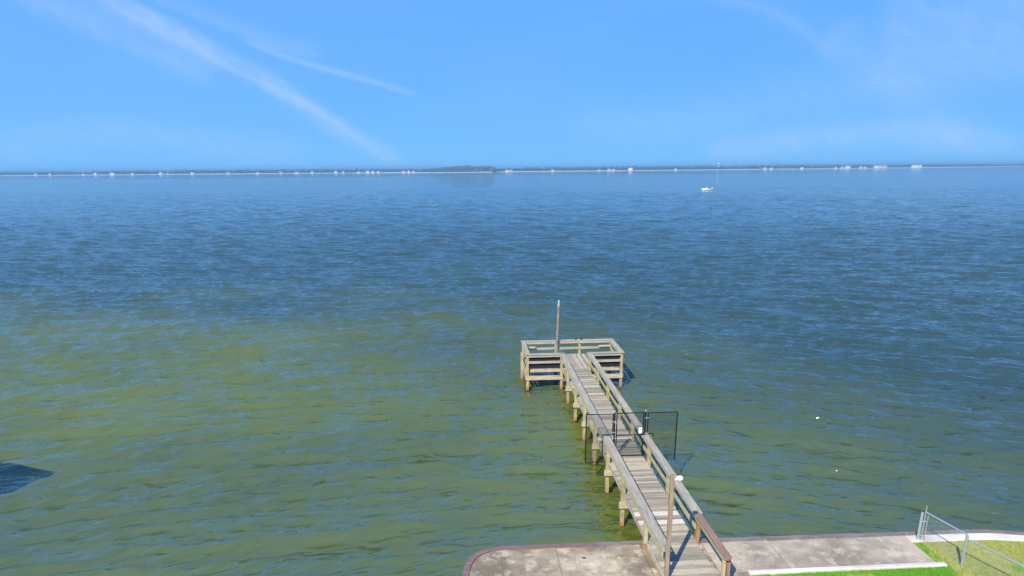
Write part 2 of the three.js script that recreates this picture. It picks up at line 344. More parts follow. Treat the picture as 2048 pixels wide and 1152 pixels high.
// concrete walk in slabs with open joints
const walk = new THREE.Group(); walk.position.set(OX, 0, OZ); walk.rotation.y = TURN; structure(walk, 'concrete_walk', 'stained concrete walk along the bulkhead');
{
  const inner = offset(EDGE, 0.135), left = inner.slice(1, 10);
  const a = new THREE.Shape([...left.slice(0, 8), [-3.775, inner[9][1]], [-3.775, -6]].map(p => new THREE.Vector2(p[0], p[1])));
  part(walk, 'concrete_slab', slab(a, 0.85, 1.105, 0.008), WARMCONC);
  part(walk, 'concrete_slab', slab(rect(-3.76, -6, -1.16, -0.11), 0.85, 1.103, 0.008), WARMCONC);
  part(walk, 'concrete_slab', slab(rect(-1.145, -6, 0.78, -0.12), 0.85, 1.1, 0.008), WARMCONC);
  part(walk, 'concrete_slab', slab(rect(0.795, -1.83, 2.87, -0.16), 0.85, 1.104, 0.008), GREYCONC);
  part(walk, 'concrete_slab', slab(rect(2.885, -1.83, 5.1, -0.19), 0.85, 1.102, 0.008), GREYCONC);
  part(walk, 'concrete_slab', slab(rect(5.115, -1.83, 7.3, -0.22), 0.85, 1.104, 0.008), GREYCONC);
  part(walk, 'concrete_slab', slab(rect(0.795, -6, 1.58, -1.845), 0.85, 1.103, 0.008), WARMCONC);
  part(walk, 'pale_edging', slab(rect(1.6, -2.0, 7.5, -1.84), 0.85, 1.15, 0.02), PALECONC);
  const e = EDGE.slice(12, 17), st = [[7.31, -0.1], ...e.slice(1)], so = offset(st, 0.14), si = offset(st, 0.52);
  const sh = new THREE.Shape([...so, ...[...si].reverse()].map(p => new THREE.Vector2(p[0], p[1])));
  part(walk, 'pale_strip', slab(sh, 0.85, 1.115, 0.01), PALECONC);
}
// turf: blades on the bank in view
(() => {
  seed = 31;
  const blade = new THREE.BufferGeometry(), V = [], I = [];
  for (let b = 0; b < 5; b++) {
    const a = rr(0, 6.283), x = rr(-0.02, 0.02), z = rr(-0.02, 0.02), h = rr(0.025, 0.05), l = rr(0.01, 0.03), w = 0.0045, n = V.length / 3;
    V.push(x - w * Math.sin(a), 0, z + w * Math.cos(a), x + w * Math.sin(a), 0, z - w * Math.cos(a), x + l * Math.cos(a), h, z + l * Math.sin(a)); I.push(n, n + 1, n + 2);
  }
  blade.setAttribute('position', new THREE.Float32BufferAttribute(V, 3)); blade.setIndex(I); blade.computeVertexNormals();
  const mat = new THREE.MeshStandardMaterial({ roughness: 0.85, side: THREE.DoubleSide, color: 0xffffff });
  const spots = [];
  const put = (n, f) => { for (let i = 0; i < n; i++) { const p = f(); if (p) spots.push(p); } };
  put(24000, () => [rr(1.62, 7.4), rr(-3.6, -2.01)]);
  put(36000, () => { const t = rr(7.32, 12.5), s = rr(-4.6, -0.62 - 0.3 * Math.max(0, t - 10.1) * 0.9); return t < 7.5 && s > -2.02 && s < -1.83 ? null : [t, s]; });
  const m = new THREE.InstancedMesh(blade, mat, spots.length), q = new THREE.Object3D(), c = new THREE.Color();
  spots.forEach(([t, s], i) => {
    const p = W(t, 1.066, s); q.position.copy(p); q.rotation.set(rr(-0.2, 0.2), rr(0, 6.283), rr(-0.2, 0.2)); q.scale.setScalar(rr(0.75, 1.3)); q.updateMatrix(); m.setMatrixAt(i, q.matrix);
    const dry = sst(0.42, 0.66, fbm(t * 0.9, s * 1.3, 61, 4) + (t > 7.6 ? 0.12 : -0.12)), v = rr(0.75, 1.25);
    c.setRGB(mix(0.13, 0.42, dry) * v, mix(0.36, 0.44, dry) * v, mix(0.02, 0.13, dry) * v); m.setColorAt(i, c);
  });
  m.name = 'lawn_grass'; m.userData = { kind: 'stuff', label: 'short sunlit lawn grass with dry yellow patches beside the walk', category: 'grass' }; scene.add(shade(m));
})();

// ---------------------------------------------------------------- the pier
seed = 5;
const pier = thing('wooden_pier', 'long weathered wooden fishing pier with railings and T shaped end platform', 'pier', new THREE.Vector3(OX, 0, OZ));
const DECKY = 1.3, L0 = -0.94, R0 = 0.54;                  // deck height, deck edges
const BENTS = [-0.22, 3.0, 5.73, 8.46, 11.2, 13.92, 16.65];
const pick = a => a[Math.floor(rnd() * a.length)];
const pp = (name, geo, m, t, y, s) => part(pier, name, geo, m, t, y, -s);
{
  const fresh = [1.42, 1.57, 1.0, 0.85, 8.35, 11.55, 14.4];
  const shapes = Array.from({ length: 8 }, () => board(1.48, 0.038, 0.127));
  for (let s = -3.1; s < 19.28; s += 0.146) {
    const isNew = fresh.some(f => Math.abs(f - s) < 0.073);
    const m = pp('deck_plank', shapes[Math.floor(rnd() * 8)], isNew ? NEWDECK : pick(DECK), (L0 + R0) / 2 + rr(-0.012, 0.012), DECKY - 0.019 + rr(-0.003, 0.003), s); m.rotation.y = rr(-0.004, 0.004); m.rotation.x = rr(-0.012, 0.012);
  }
  const shapes2 = Array.from({ length: 8 }, () => boardZ(3.16, 0.038, 0.131));
  for (let t = -2.9; t < 2.48; t += 0.1455) { const m = pp('platform_plank', shapes2[Math.floor(rnd() * 8)], pick(DECK), t, DECKY - 0.019 + rr(-0.003, 0.003), 20.94 + rr(-0.015, 0.015)); m.rotation.z = rr(-0.012, 0.012); }
  // stringers under the walkway, bay by bay
  for (let b = 0; b < BENTS.length; b++) {
    const a = BENTS[b], c = b + 1 < BENTS.length ? BENTS[b + 1] : 19.36;
    for (const t of [L0 + 0.035, (L0 + R0) / 2, R0 - 0.035]) pp('stringer', boardZ(c - a - 0.004, 0.19, 0.045), t < 0 && t > -0.5 ? POSTW : PALEBEAM, t, DECKY - 0.14, (a + c) / 2);
  }
  for (const t of [L0 + 0.035, R0 - 0.035]) pp('stringer', boardZ(2.8, 0.15, 0.045), t < 0 ? PALEBEAM : PALEBEAM, t, DECKY - 0.115, -1.66);
  // bents: a pile each side carrying a cross beam and running up as railing post
  BENTS.forEach((s, b) => {
    const shoreward = b === 0;
    for (const side of [-1, 1]) {
      const t = side < 0 ? L0 - 0.07 : R0 + 0.07;
      if (shoreward) pp('post', boardY(side > 0 ? 1.05 : 1.02, 0.13, 0.13), side > 0 ? BROWNPOST : POSTW, t, side > 0 ? 1.62 : 1.64, s);
      else {
        const m = pp('pile', pileGeo(2.14, 0.135), PILE, t + rr(-0.01, 0.01), 0, s); m.rotation.z = rr(-0.008, 0.008);
      }
    }
    if (!shoreward) pp('cross_beam', board(1.9, 0.22, 0.09), PALEBEAM, (L0 + R0) / 2, DECKY - 0.36, s - 0.12);
  });
  pp('post_footing', board(0.26, 0.14, 0.26), wood(231, [170, 140, 116], [116, 92, 74], 0.05), L0 - 0.07, 1.17, -0.22);
  pp('skirt_board', boardZ(2.6, 0.16, 0.04), PALEBEAM, L0 - 0.03, 1.19, -1.68);
  // railings of the walkway
  const capL = (t, s0, s1, m, w = 0.27) => pp('rail_cap', boardZ(s1 - s0 - 0.004, 0.04, w), m, t, 2.18, (s0 + s1) / 2);
  const railB = (t, s0, s1, y, m, name = 'mid_rail') => pp(name, boardZ(s1 - s0 - 0.004, 0.14, 0.038), m, t, y, (s0 + s1) / 2);
  const stopsL = [-2.34, 0.45, 6.05, 11.2, 16.65, 19.2], stopsR = [-0.25, 3.0, 6.45, 11.2, 16.65, 19.2];
  for (let i = 0; i < 5; i++) {
    capL(L0 - 0.03, stopsL[i] , stopsL[i + 1] - (i === 1 ? 0.0 : 0), CAPW[i % 2]);
    railB(L0 - 0.155, stopsL[i], stopsL[i + 1], 2.085, LICHEN, 'top_rail'); railB(L0 + 0.02, stopsL[i], stopsL[i + 1], 1.72, LICHEN);
    capL(R0 + 0.04, stopsR[i], stopsR[i + 1], CAPW[(i + 1) % 2]);
    railB(R0 - 0.02, stopsR[i], stopsR[i + 1], 2.085, LICHEN, 'top_rail'); railB(R0 - 0.02, stopsR[i], stopsR[i + 1], 1.72, LICHEN);
  }
  const end = capL(R0 + 0.02, -2.82, -0.254, BROWNCAP, 0.21); end.rotation.y = 0.012;
  pp('cap_nosing', new THREE.CylinderGeometry(0.105, 0.105, 0.04, 20, 1, false, 0, Math.PI).rotateY(Math.PI * 1.5), BROWNCAP, R0 + 0.005, 2.18, -2.82);
  railB(R0 - 0.035, -2.8, -0.26, 2.085, LICHEN, 'top_rail');
  for (const dt of [-0.045, 0.045]) pp('post', boardY(1.05, 0.13, 0.08), dt < 0 ? POSTW : BROWNPOST, R0 + 0.03 + dt, 1.62, -2.72);
  // platform frame
  const F = 19.34, B = 22.5, TL = -2.96, TR = 2.46;
  const front = [TL, L0 - 0.07, R0 + 0.09, TR], back = [TL, -0.95, 0.52, TR];
  for (const t of front) pp('pile', pileGeo(2.14, 0.14), PILE, t, 0, F - 0.06);
  for (const t of back) pp('pile', pileGeo(2.14, 0.14), PILE, t, 0, B - 0.06);
  pp('pile', pileGeo(1.78, 0.15), PILE, TL - 0.16, 0, B - 1.15);
  const beam = (name, t0, t1, y, s, h, m, d = 0.045) => pp(name, board(t1 - t0 - 0.004, h, d), m, (t0 + t1) / 2, y, s);
  beam('edge_beam', TL + 0.08, TR - 0.08, 1.17, F + 0.05, 0.17, PALEBEAM); beam('edge_beam', TL + 0.08, TR - 0.08, 1.17, B - 0.16, 0.17, PALEBEAM);
  beam('tie_beam', TL - 0.08, L0 + 0.02, 0.8, F - 0.155, 0.25, PALEBEAM); beam('tie_beam', R0 + 0.0, TR + 0.08, 0.8, F - 0.155, 0.25, PALEBEAM);
  beam('tie_beam', TL - 0.08, TR + 0.08, 0.8, B + 0.035, 0.25, POSTW);
  pp('tie_beam', board(0.5, 0.2, 0.05), BROWNPOST, L0 + 0.2, 0.8, F - 0.6);
  for (const [t, d] of [[TL, -1], [TR, 1]]) {
    const o = t + d * 0.095; pp('edge_beam', boardZ(3.16, 0.17, 0.045), POSTW, o, 1.17, (F + B) / 2 - 0.06); pp('tie_beam', boardZ(3.3, 0.22, 0.045), POSTW, o, 0.8, (F + B) / 2 - 0.06);
    pp('rail_cap', boardZ(3.42, 0.04, 0.27), CAPW[d < 0 ? 0 : 1], t, 2.184, (F + B) / 2 - 0.06);
    pp('top_rail', boardZ(3.1, 0.14, 0.038), LICHEN, t - d * 0.09, 2.085, (F + B) / 2 - 0.06); pp('mid_rail', boardZ(3.1, 0.14, 0.038), LICHEN, t - d * 0.09, 1.72, (F + B) / 2 - 0.06);
  }
  const cap = (t0, t1, s, m) => pp('rail_cap', board(t1 - t0 - 0.004, 0.04, 0.27), m, (t0 + t1) / 2, 2.18, s);
  cap(TL + 0.137, L0 + 0.09, F - 0.07, CAPW[1]); cap(R0 - 0.08, TR - 0.137, F - 0.07, CAPW[0]);
  cap(TL + 0.137, -0.3, B - 0.06, CAPW[0]); cap(-0.3, TR - 0.137, B - 0.06, CAPW[1]);
  for (const [a, b] of [[TL + 0.07, L0 - 0.14], [R0 + 0.16, TR - 0.07]]) { beam('top_rail', a, b, 2.085, F - 0.14, 0.14, CAPW[0], 0.038); beam('mid_rail', a, b, 1.72, F - 0.14, 0.14, CAPW[1], 0.038); }
  for (const [a, b] of [[TL + 0.07, -0.95], [-0.95, 0.52], [0.52, TR - 0.07]]) { beam('top_rail', a, b, 2.085, B - 0.15, 0.14, CAPW[1], 0.038); beam('mid_rail', a, b, 1.72, B - 0.15, 0.14, CAPW[0], 0.038); }
  // dark netting screens laced inside the two front railings
  const net = new THREE.MeshStandardMaterial({ roughness: 0.9, map: texture(256, 128, (u, v) => { const k = (vn(u * 128, v * 64, 3, 128, 64) > 0.8 ? 46 : 22) + 12 * fbm(u * 12, v * 6, 9, 3, 12, 6); return [k, k * 1.04, k * 1.12]; }) });
  for (const [a, b] of [[TL + 0.075, L0 - 0.145], [R0 + 0.17, TR - 0.075]]) pp('screen_panel', new THREE.BoxGeometry(b - a, 0.78, 0.012), net, (a + b) / 2, 1.72, F + 0.0);
  // corner shelves and rod holders
  for (const [t, w] of [[TL + 0.42, 0.62], [TR - 0.45, 0.7]]) pp('corner_shelf', board(w, 0.035, 0.3), PALEBEAM, t, 1.86, B - 0.36);
  for (const t of [0.28, 0.62]) pp('rod_holder', new THREE.CylinderGeometry(0.04, 0.04, 0.16, 12), new THREE.MeshStandardMaterial({ color: 0x1d1d1f, roughness: 0.5 }), t, 2.24, B - 0.1);
}

// ---------------------------------------------------------------- metal helpers
const BLACKSTEEL = new THREE.MeshStandardMaterial({ color: 0x17181b, roughness: 0.42, metalness: 0.2 });
const GALV = new THREE.MeshStandardMaterial({ color: 0xb9c2c4, roughness: 0.45, metalness: 0.55 });
const BLACKWIRE = new THREE.MeshStandardMaterial({ color: 0x1a1c1e, roughness: 0.5 });
const WHITE = new THREE.MeshStandardMaterial({ color: 0xe9e9e6, roughness: 0.5 });
function tube(a, b, r, n = 10) {
  const A = new THREE.Vector3(...a), B = new THREE.Vector3(...b), d = B.clone().sub(A), L = d.length();
  return new THREE.CylinderGeometry(r, r, L, n).applyQuaternion(new THREE.Quaternion().setFromUnitVectors(new THREE.Vector3(0, 1, 0), d.normalize())).translate((A.x + B.x) / 2, (A.y + B.y) / 2, (A.z + B.z) / 2);
}
function linkFabric(rects, pitch, r) {                     // woven diamond wire in the local x-y plane, clipped to rectangles
  const out = [];
  for (const [x0, y0, x1, y1] of rects) for (const s of [-1, 1]) {
    const p = pitch * Math.SQRT2;
    for (let c = Math.floor((y0 - x1) / p - 60) * p; c < y1 + x1 + 60; c += p) {
      let a, b;                                           // y = s * x + c
      const xs = s > 0 ? [Math.max(x0, y0 - c), Math.min(x1, y1 - c)] : [Math.max(x0, c - y1), Math.min(x1, c - y0)];
      if (xs[1] - xs[0] < 0.01) continue;
      a = [xs[0], s * xs[0] + c, s * r]; b = [xs[1], s * xs[1] + c, s * r]; out.push(tube(a, b, r, 4));
    }
  }
  return mergeGeometries(out);
}

// ---------------------------------------------------------------- the black gate across the pier
{
  const S = 6.32, g = thing('chain_link_gate', 'black chain link security gate with side wings across the wooden pier', 'gate', W(-0.2, DECKY, S));
  const x = t => t + 0.2, top = 1.9;
  for (const t of [-0.66, 0.56]) { const p = part(g, 'gate_post', tube([x(t), 0, 0], [x(t), top, 0], 0.034, 12), BLACKSTEEL); part(p, 'post_cap', new THREE.SphereGeometry(0.04, 12, 8, 0, 6.3, 0, 1.6), GALV, x(t), top, 0); }
  const leaf = new THREE.Group(); leaf.name = 'gate_leaf'; g.add(leaf);
  const a = x(-0.58), b = x(0.48), z = 0.02;
  part(leaf, 'leaf_frame', mergeGeometries([tube([a, 0.04, z], [a, top - 0.06, z], 0.024), tube([b, 0.04, z], [b, top - 0.06, z], 0.024), tube([a, top - 0.06, z], [b, top - 0.06, z], 0.022), tube([a, 0.06, z], [b, 0.06, z], 0.022), tube([a, 0.92, z], [b, 0.92, z], 0.02)]), BLACKSTEEL);
  part(leaf, 'wire_mesh', linkFabric([[a, 0.06, b, top - 0.06]], 0.05, 0.0036).translate(0, 0, z), BLACKWIRE);
  part(leaf, 'lock_box', new RoundedBoxGeometry(0.14, 0.24, 0.06, 3, 0.012), WHITE, b - 0.12, 1.12, z + 0.05);
  part(leaf, 'latch_ring', new THREE.TorusGeometry(0.045, 0.014, 8, 20), GALV, b - 0.0, 0.84, z + 0.05);
  part(g, 'hinge_band', mergeGeometries([0.45, 1.45].flatMap(y => [tube([x(-0.68), y, 0.03], [x(-0.56), y, 0.03], 0.016)])), GALV);
  part(g, 'red_tag', new THREE.BoxGeometry(0.07, 0.12, 0.015), new THREE.MeshStandardMaterial({ color: 0xb2442c, roughness: 0.7 }), x(0.62), 0.72, 0.045);
  // wings reach out over the water, notched round the railing
  const w1 = new THREE.Group(); w1.name = 'side_wing'; g.add(w1);
  const o = x(-1.78), n = x(-1.11), q = x(-0.72), lo = -0.2, nt = 0.95, hi = 1.82;
  part(w1, 'wing_frame', mergeGeometries([tube([o, lo, 0], [o, hi, 0], 0.024), tube([o, hi, 0], [q, hi, 0], 0.02), tube([q, hi, 0], [q, nt, 0], 0.022), tube([q, nt, 0], [n, nt, 0], 0.02), tube([n, nt, 0], [n, lo, 0], 0.022), tube([n, lo, 0], [o, lo, 0], 0.02)]), BLACKSTEEL);
  part(w1, 'wire_mesh', linkFabric([[o, lo, n, nt], [o, nt, q, hi]], 0.05, 0.0036), BLACKWIRE);
  part(w1, 'wing_clamp', mergeGeometries([1.05, 1.5].map(y => tube([q - 0.03, y, 0.03], [x(-0.62), y, 0.03], 0.014))), GALV);
  const w2 = new THREE.Group(); w2.name = 'side_wing'; g.add(w2);
  const o2 = x(1.82), n2 = x(0.9), q2 = x(0.66);
  part(w2, 'wing_frame', mergeGeometries([tube([o2, lo, 0], [o2, hi, 0], 0.024), tube([o2, hi, 0], [q2, hi, 0], 0.02), tube([q2, hi, 0], [q2, nt, 0], 0.024), tube([q2, nt, 0], [n2, nt, 0], 0.02), tube([n2, nt, 0], [n2, nt - 0.14, 0], 0.02)]), BLACKSTEEL);
  part(w2, 'wire_mesh', linkFabric([[n2, lo, o2, nt], [q2, nt, o2, hi]], 0.05, 0.0034), BLACKWIRE);
  part(w2, 'wing_clamp', mergeGeometries([0.98, 1.62].map(y => tube([x(0.54), y, 0.035], [q2 + 0.03, y, 0.035], 0.016))), GALV);
}

// ---------------------------------------------------------------- lamp posts
{
  const p = thing('lamp_post', 'slim timber lamp post with a small white floodlight at the shore end of the pier', 'lamp post', W(-0.98, 1.1, -2.42));
  part(p, 'pole', boardY(3.42, 0.1, 0.1), POLEW, 0, 1.71, 0);
  part(p, 'conduit', tube([0.06, 0.02, 0.0], [0.06, 3.24, 0.0], 0.012, 8), GALV);
  const l = new THREE.Group(); l.name = 'floodlight'; l.position.set(0.05, 3.28, 0); p.add(l);
  part(l, 'bracket', mergeGeometries([tube([0, 0, 0], [0.1, 0.01, 0], 0.025), new THREE.CylinderGeometry(0.045, 0.045, 0.03, 16).rotateZ(Math.PI / 2).translate(0.01, 0, 0)]), WHITE);
  part(l, 'housing', new THREE.LatheGeometry([[0.001, 0.07], [0.04, 0.068], [0.075, 0.045], [0.088, 0.01], [0.09, -0.02], [0.075, -0.03]].map(v => new THREE.Vector2(...v)), 20), WHITE, 0.15, 0.02, 0);
  part(l, 'lens', new THREE.SphereGeometry(0.07, 18, 10, 0, 6.2832, Math.PI / 2, Math.PI / 2).scale(1, 0.8, 1), new THREE.MeshStandardMaterial({ color: 0xd9d4b4, roughness: 0.25 }), 0.15, -0.008, 0);
  const f = thing('lamp_post', 'tall leaning timber lamp post standing at the back rail of the pier platform', 'lamp post', W(-0.95, DECKY, 22.13));
  const lean = part(f, 'pole', boardY(3.1, 0.105, 0.105), POLEW, 0.05, 1.55, 0); lean.rotation.z = -0.034;
  const head = part(f, 'lamp_head', new THREE.CylinderGeometry(0.06, 0.085, 0.28, 4).rotateY(Math.PI / 4), new THREE.MeshStandardMaterial({ color: 0xaebfba, roughness: 0.55, metalness: 0.3 }), 0.12, 3.22, 0); head.rotation.z = -0.034;
  part(f, 'photocell', new THREE.CylinderGeometry(0.022, 0.026, 0.09, 12), WHITE, 0.128, 3.4, 0);
  part(f, 'switch_box', new THREE.BoxGeometry(0.07, 0.2, 0.06), new THREE.MeshStandardMaterial({ color: 0x26282b, roughness: 0.6 }), 0.11, 0.86, 0.03);
}

// ---------------------------------------------------------------- galvanised fence on the lawn
{
  const P1 = [7.56, -0.5], P2 = [7.93, -2.0], P3 = [8.6, -4.1], P4 = [9.27, -6.2];
  const f = thing('chain_link_fence', 'low galvanised chain link fence on the lawn beside the concrete walk', 'fence', W(P1[0], 1.07, P1[1]));
  const loc = (p, y) => [p[0] - P1[0], y, -(p[1] - P1[1])];
  part(f, 'fence_post', tube(loc(P1, -0.1), loc(P1, 0.98), 0.042, 14), GALV); part(f, 'fence_post', tube(loc(P2, -0.1), loc(P2, 1.0), 0.04, 14), GALV); part(f, 'fence_post', tube(loc(P3, -0.1), loc(P3, 0.95), 0.04, 14), GALV); part(f, 'fence_post', tube(loc(P4, -0.1), loc(P4, 0.95), 0.04, 14), GALV);
  part(f, 'thin_post', tube([0.07, -0.05, 0.05], [0.07, 1.22, 0.05], 0.016, 10), GALV);
  part(f, 'tension_bar', tube([0.12, 0.03, 0.12], [0.12, 1.0, 0.12], 0.012, 8), GALV);
  part(f, 'post_band', mergeGeometries([0.68, 0.2].map(y => tube([-0.05, y, 0], [0.12, y, 0.05], 0.018))), GALV);
  part(f, 'top_rail', tube([0.06, 1.02, 0.05], loc(P2, 1.02), 0.024), GALV); part(f, 'top_rail', tube(loc(P2, 0.9), loc(P3, 0.92), 0.022), GALV); part(f, 'top_rail', tube(loc(P3, 0.9), loc(P4, 0.92), 0.022), GALV);
  [[P1, P2], [P2, P3], [P3, P4]].forEach(([a, b]) => {
    const dx = b[0] - a[0], dz = -(b[1] - a[1]), L = Math.hypot(dx, dz), m = part(f, 'wire_mesh', linkFabric([[0.08, 0.02, L - 0.03, 0.98]], 0.06, 0.0016), GALV, ...loc(a, 0));
    m.rotation.y = -Math.atan2(dz, dx);
  });
}

// ---------------------------------------------------------------- scrap on the concrete
{
  const g = new THREE.IcosahedronGeometry(0.05, 2), p = g.attributes.position; for (let k = 0; k < p.count; k++) { const n = 0.6 + 0.8 * vn(p.getX(k) * 40, p.getZ(k) * 40 + p.getY(k) * 30, 4); p.setXYZ(k, p.getX(k) * n * 1.3, Math.max(p.getY(k) * n * 0.35, -0.012), p.getZ(k) * n); }
  g.computeVertexNormals();
  const m = shade(new THREE.Mesh(g, new THREE.MeshStandardMaterial({ color: 0x39506f, roughness: 0.8 }))); m.name = 'blue_scrap'; m.position.copy(W(-3.0, 1.114, -0.75)); m.userData = { label: 'small blue scrap lying on the concrete walk', category: 'scrap' }; scene.add(m);
}

// ---------------------------------------------------------------- the motor boat
{
  const b = thing('motor_boat', 'small white motor boat lying far out on the open lake', 'boat', new THREE.Vector3(108.2, -0.05, -399.5), Math.PI + 0.12);
  const hull = (() => {                                   // bow towards +x
    const st = [[-2.8, 0.98, 0.62, 0.0], [-1.4, 1.08, 0.66, 0], [0, 1.12, 0.72, 0], [1.2, 0.98, 0.8, 0.02], [2.1, 0.62, 0.9, 0.12], [2.75, 0.16, 0.98, 0.35], [2.95, 0.02, 1.0, 0.6]], V = [], I = [], n = 7;
    st.forEach(([x, w, top, keel]) => [[0, keel - 0.25], [w * 0.7, keel - 0.02], [w * 0.93, top * 0.5], [w, top], [w * 0.86, top], [w * 0.8, top * 0.55], [0, top * 0.55]].forEach(([z, y]) => V.push(x, y, z)));
    const half = V.length / 3; for (let i = 0; i < half; i++) V.push(V[i * 3], V[i * 3 + 1], -V[i * 3 + 2]);
    for (const [off, f] of [[0, 0], [half, 1]]) for (let s = 0; s < st.length - 1; s++) for (let k = 0; k < n - 1; k++) { const p = off + s * n + k, q = p + n; f ? I.push(p, p + 1, q, q, p + 1, q + 1) : I.push(p, q, p + 1, q, q + 1, p + 1); }
    for (let k = 0; k < n - 1; k++) I.push(k, k + 1, half + k, k + 1, half + k + 1, half + k);
    const g = new THREE.BufferGeometry(); g.setAttribute('position', new THREE.Float32BufferAttribute(V, 3)); g.setIndex(I); g.computeVertexNormals(); return g;
  })();
  const gel = new THREE.MeshStandardMaterial({ color: 0xf1efe9, roughness: 0.3, side: THREE.DoubleSide });
  part(b, 'hull', hull, gel);
  part(b, 'console', new RoundedBoxGeometry(0.8, 0.55, 1.5, 2, 0.08), gel, 0.35, 0.85, 0);
  const ws = part(b, 'windshield', new THREE.BoxGeometry(0.04, 0.5, 1.5), new THREE.MeshPhysicalMaterial({ color: 0x9fb4bd, roughness: 0.1, transmission: 0.6, thickness: 0 }), 0.5, 1.34, 0); ws.rotation.z = 0.5;
  part(b, 'windshield_frame', mergeGeometries([tube([0.62, 1.1, 0.75], [0.36, 1.6, 0.7], 0.04), tube([0.62, 1.1, -0.75], [0.36, 1.6, -0.7], 0.04), tube([0.36, 1.6, -0.7], [0.36, 1.6, 0.7], 0.04)]), gel);
  part(b, 'seat', new RoundedBoxGeometry(0.6, 0.7, 0.5, 2, 0.08), new THREE.MeshStandardMaterial({ color: 0x23252c, roughness: 0.8 }), -0.55, 0.85, 0.35);
  part(b, 'rear_bench', new RoundedBoxGeometry(0.6, 0.5, 1.5, 2, 0.08), new THREE.MeshStandardMaterial({ color: 0x8a5560, roughness: 0.8 }), -1.8, 0.75, 0);
  part(b, 'outboard_motor', mergeGeometries([new RoundedBoxGeometry(0.5, 0.55, 0.4, 2, 0.1).translate(-3.0, 0.95, 0), new RoundedBoxGeometry(0.2, 0.9, 0.16, 2, 0.04).translate(-3.05, 0.35, 0)]), gel);
}

// ---------------------------------------------------------------- far shore
const SHORE = [[-7000, -4300], [-4200, -3500], [-2600, -3050], [-1960, -2860], [-950, -2780], [-420, -2640], [-330, -2500], [-270, -2440], [-50, -2400], [-30, -2560], [250, -2660], [700, -2760], [1250, -2900], [1800, -3150], [2600, -3700], [3900, -4800], [6000, -6000], [9000, -7000]];
const shoreZ = x => { for (let i = 0; i < SHORE.length - 1; i++) { const [a, za] = SHORE[i], [b, zb] = SHORE[i + 1]; if (x >= a && x <= b) return mix(za, zb, (x - a) / (b - a)); } return -7000; };
{
  const prof = [[-6, -0.6], [0, 0.05], [10, 1.5], [14, 2.2], [60, 2.6], [300, 3], [1500, 4]], V = [], I = [], xs = [], C = [];
  for (let x = -7000; x <= 9000; x += 20) xs.push(x);
  xs.forEach(x => prof.forEach(([d, y], k) => { const j = (fbm(x * 0.01, k, 5, 3) - 0.5) * 10; V.push(x, y + (k > 2 ? (fbm(x * 0.004, k * 3, 8, 3) - 0.5) * 1.2 : 0), shoreZ(x) - d - (k > 1 ? j : 0)); const sand = k < 4; C.push(...(sand ? [0.52, 0.47, 0.38] : [0.07, 0.1, 0.04])); }));
  const n = prof.length; for (let i = 0; i < xs.length - 1; i++) for (let k = 0; k < n - 1; k++) { const a = i * n + k, b = a + n; I.push(a, b, a + 1, b, b + 1, a + 1); }
  const g = new THREE.BufferGeometry(); g.setAttribute('position', new THREE.Float32BufferAttribute(V, 3)); g.setAttribute('color', new THREE.Float32BufferAttribute(C, 3)); g.setIndex(I); g.computeVertexNormals();
  structure(new THREE.Mesh(g, new THREE.MeshStandardMaterial({ vertexColors: true, roughness: 1, side: THREE.DoubleSide })), 'far_shore', 'low sandy far shore of the lake');
  // woods: one mass of crowns on the shore, another on the headland
  seed = 818;
  const crown = v => {
    const parts = []; for (let i = 0; i < 5; i++) { const q = new THREE.IcosahedronGeometry(rr(0.26, 0.44), 1), p = q.attributes.position; for (let k = 0; k < p.count; k++) { const s = 0.75 + 0.5 * vn(p.getX(k) * 5 + v, p.getY(k) * 5 + p.getZ(k) * 3, v); p.setXYZ(k, p.getX(k) * s, p.getY(k) * s * 0.9, p.getZ(k) * s); } q.translate(rr(-0.3, 0.3), rr(0.3, 0.78), rr(-0.3, 0.3)); parts.push(q); }
    parts.push(new THREE.CylinderGeometry(0.03, 0.05, 0.5, 5).translate(0, 0.2, 0).toNonIndexed()); const g = mergeGeometries(parts.map(q => q.index ? q.toNonIndexed() : q)); g.computeVertexNormals(); return g;
  };
  const leaf = new THREE.MeshStandardMaterial({ roughness: 1, color: 0xffffff });
  const woods = (name, label, list, v) => {
    const m = new THREE.InstancedMesh(crown(v), leaf, list.length), q = new THREE.Object3D(), c = new THREE.Color();
    list.forEach(([x, y, z, h], i) => { q.position.set(x, y, z); q.rotation.y = rr(0, 6.28); q.scale.set(h * rr(0.75, 1.1), h * rr(0.85, 1.1), h * rr(0.75, 1.1)); q.updateMatrix(); m.setMatrixAt(i, q.matrix); const k = rr(0.7, 1.3); c.setRGB(0.04 * k, 0.075 * k * rr(0.9, 1.1), 0.03 * k); m.setColorAt(i, c); });
    m.name = name; m.userData = { kind: 'stuff', label, category: 'woods' }; scene.add(shade(m));
  };
  const L1 = [];
  for (let i = 0; i < 9000; i++) { const x = rr(-4200, 6200), thin = fbm(x * 0.01, 3, 44, 3); if (rnd() < 0.25 - thin * 0.25) continue; const d = 18 + Math.pow(rnd(), 1.6) * 170; L1.push([x, 1.8, shoreZ(x) - d, rr(8, 13.5) * mix(0.8, 1.15, fbm(x * 0.004, 9, 45, 3))]); }
  woods('shore_woods', 'thin line of dark trees along the whole far shore', L1, 3);
  const L2 = [];
  for (let i = 0; i < 420; i++) { const x = rr(-285, -52), k = (x + 285) / 233; L2.push([x, 1.6, shoreZ(x) - rr(14, 110), (i % 40 === 0 ? 19.5 : rr(13, 17)) * mix(0.62, 1, sst(0, 0.45, k)) * mix(0.7, 1, sst(1, 0.93, k))]); }
  woods('headland_woods', 'taller clump of dark pines on the headland at the contrail foot', L2, 8);
}
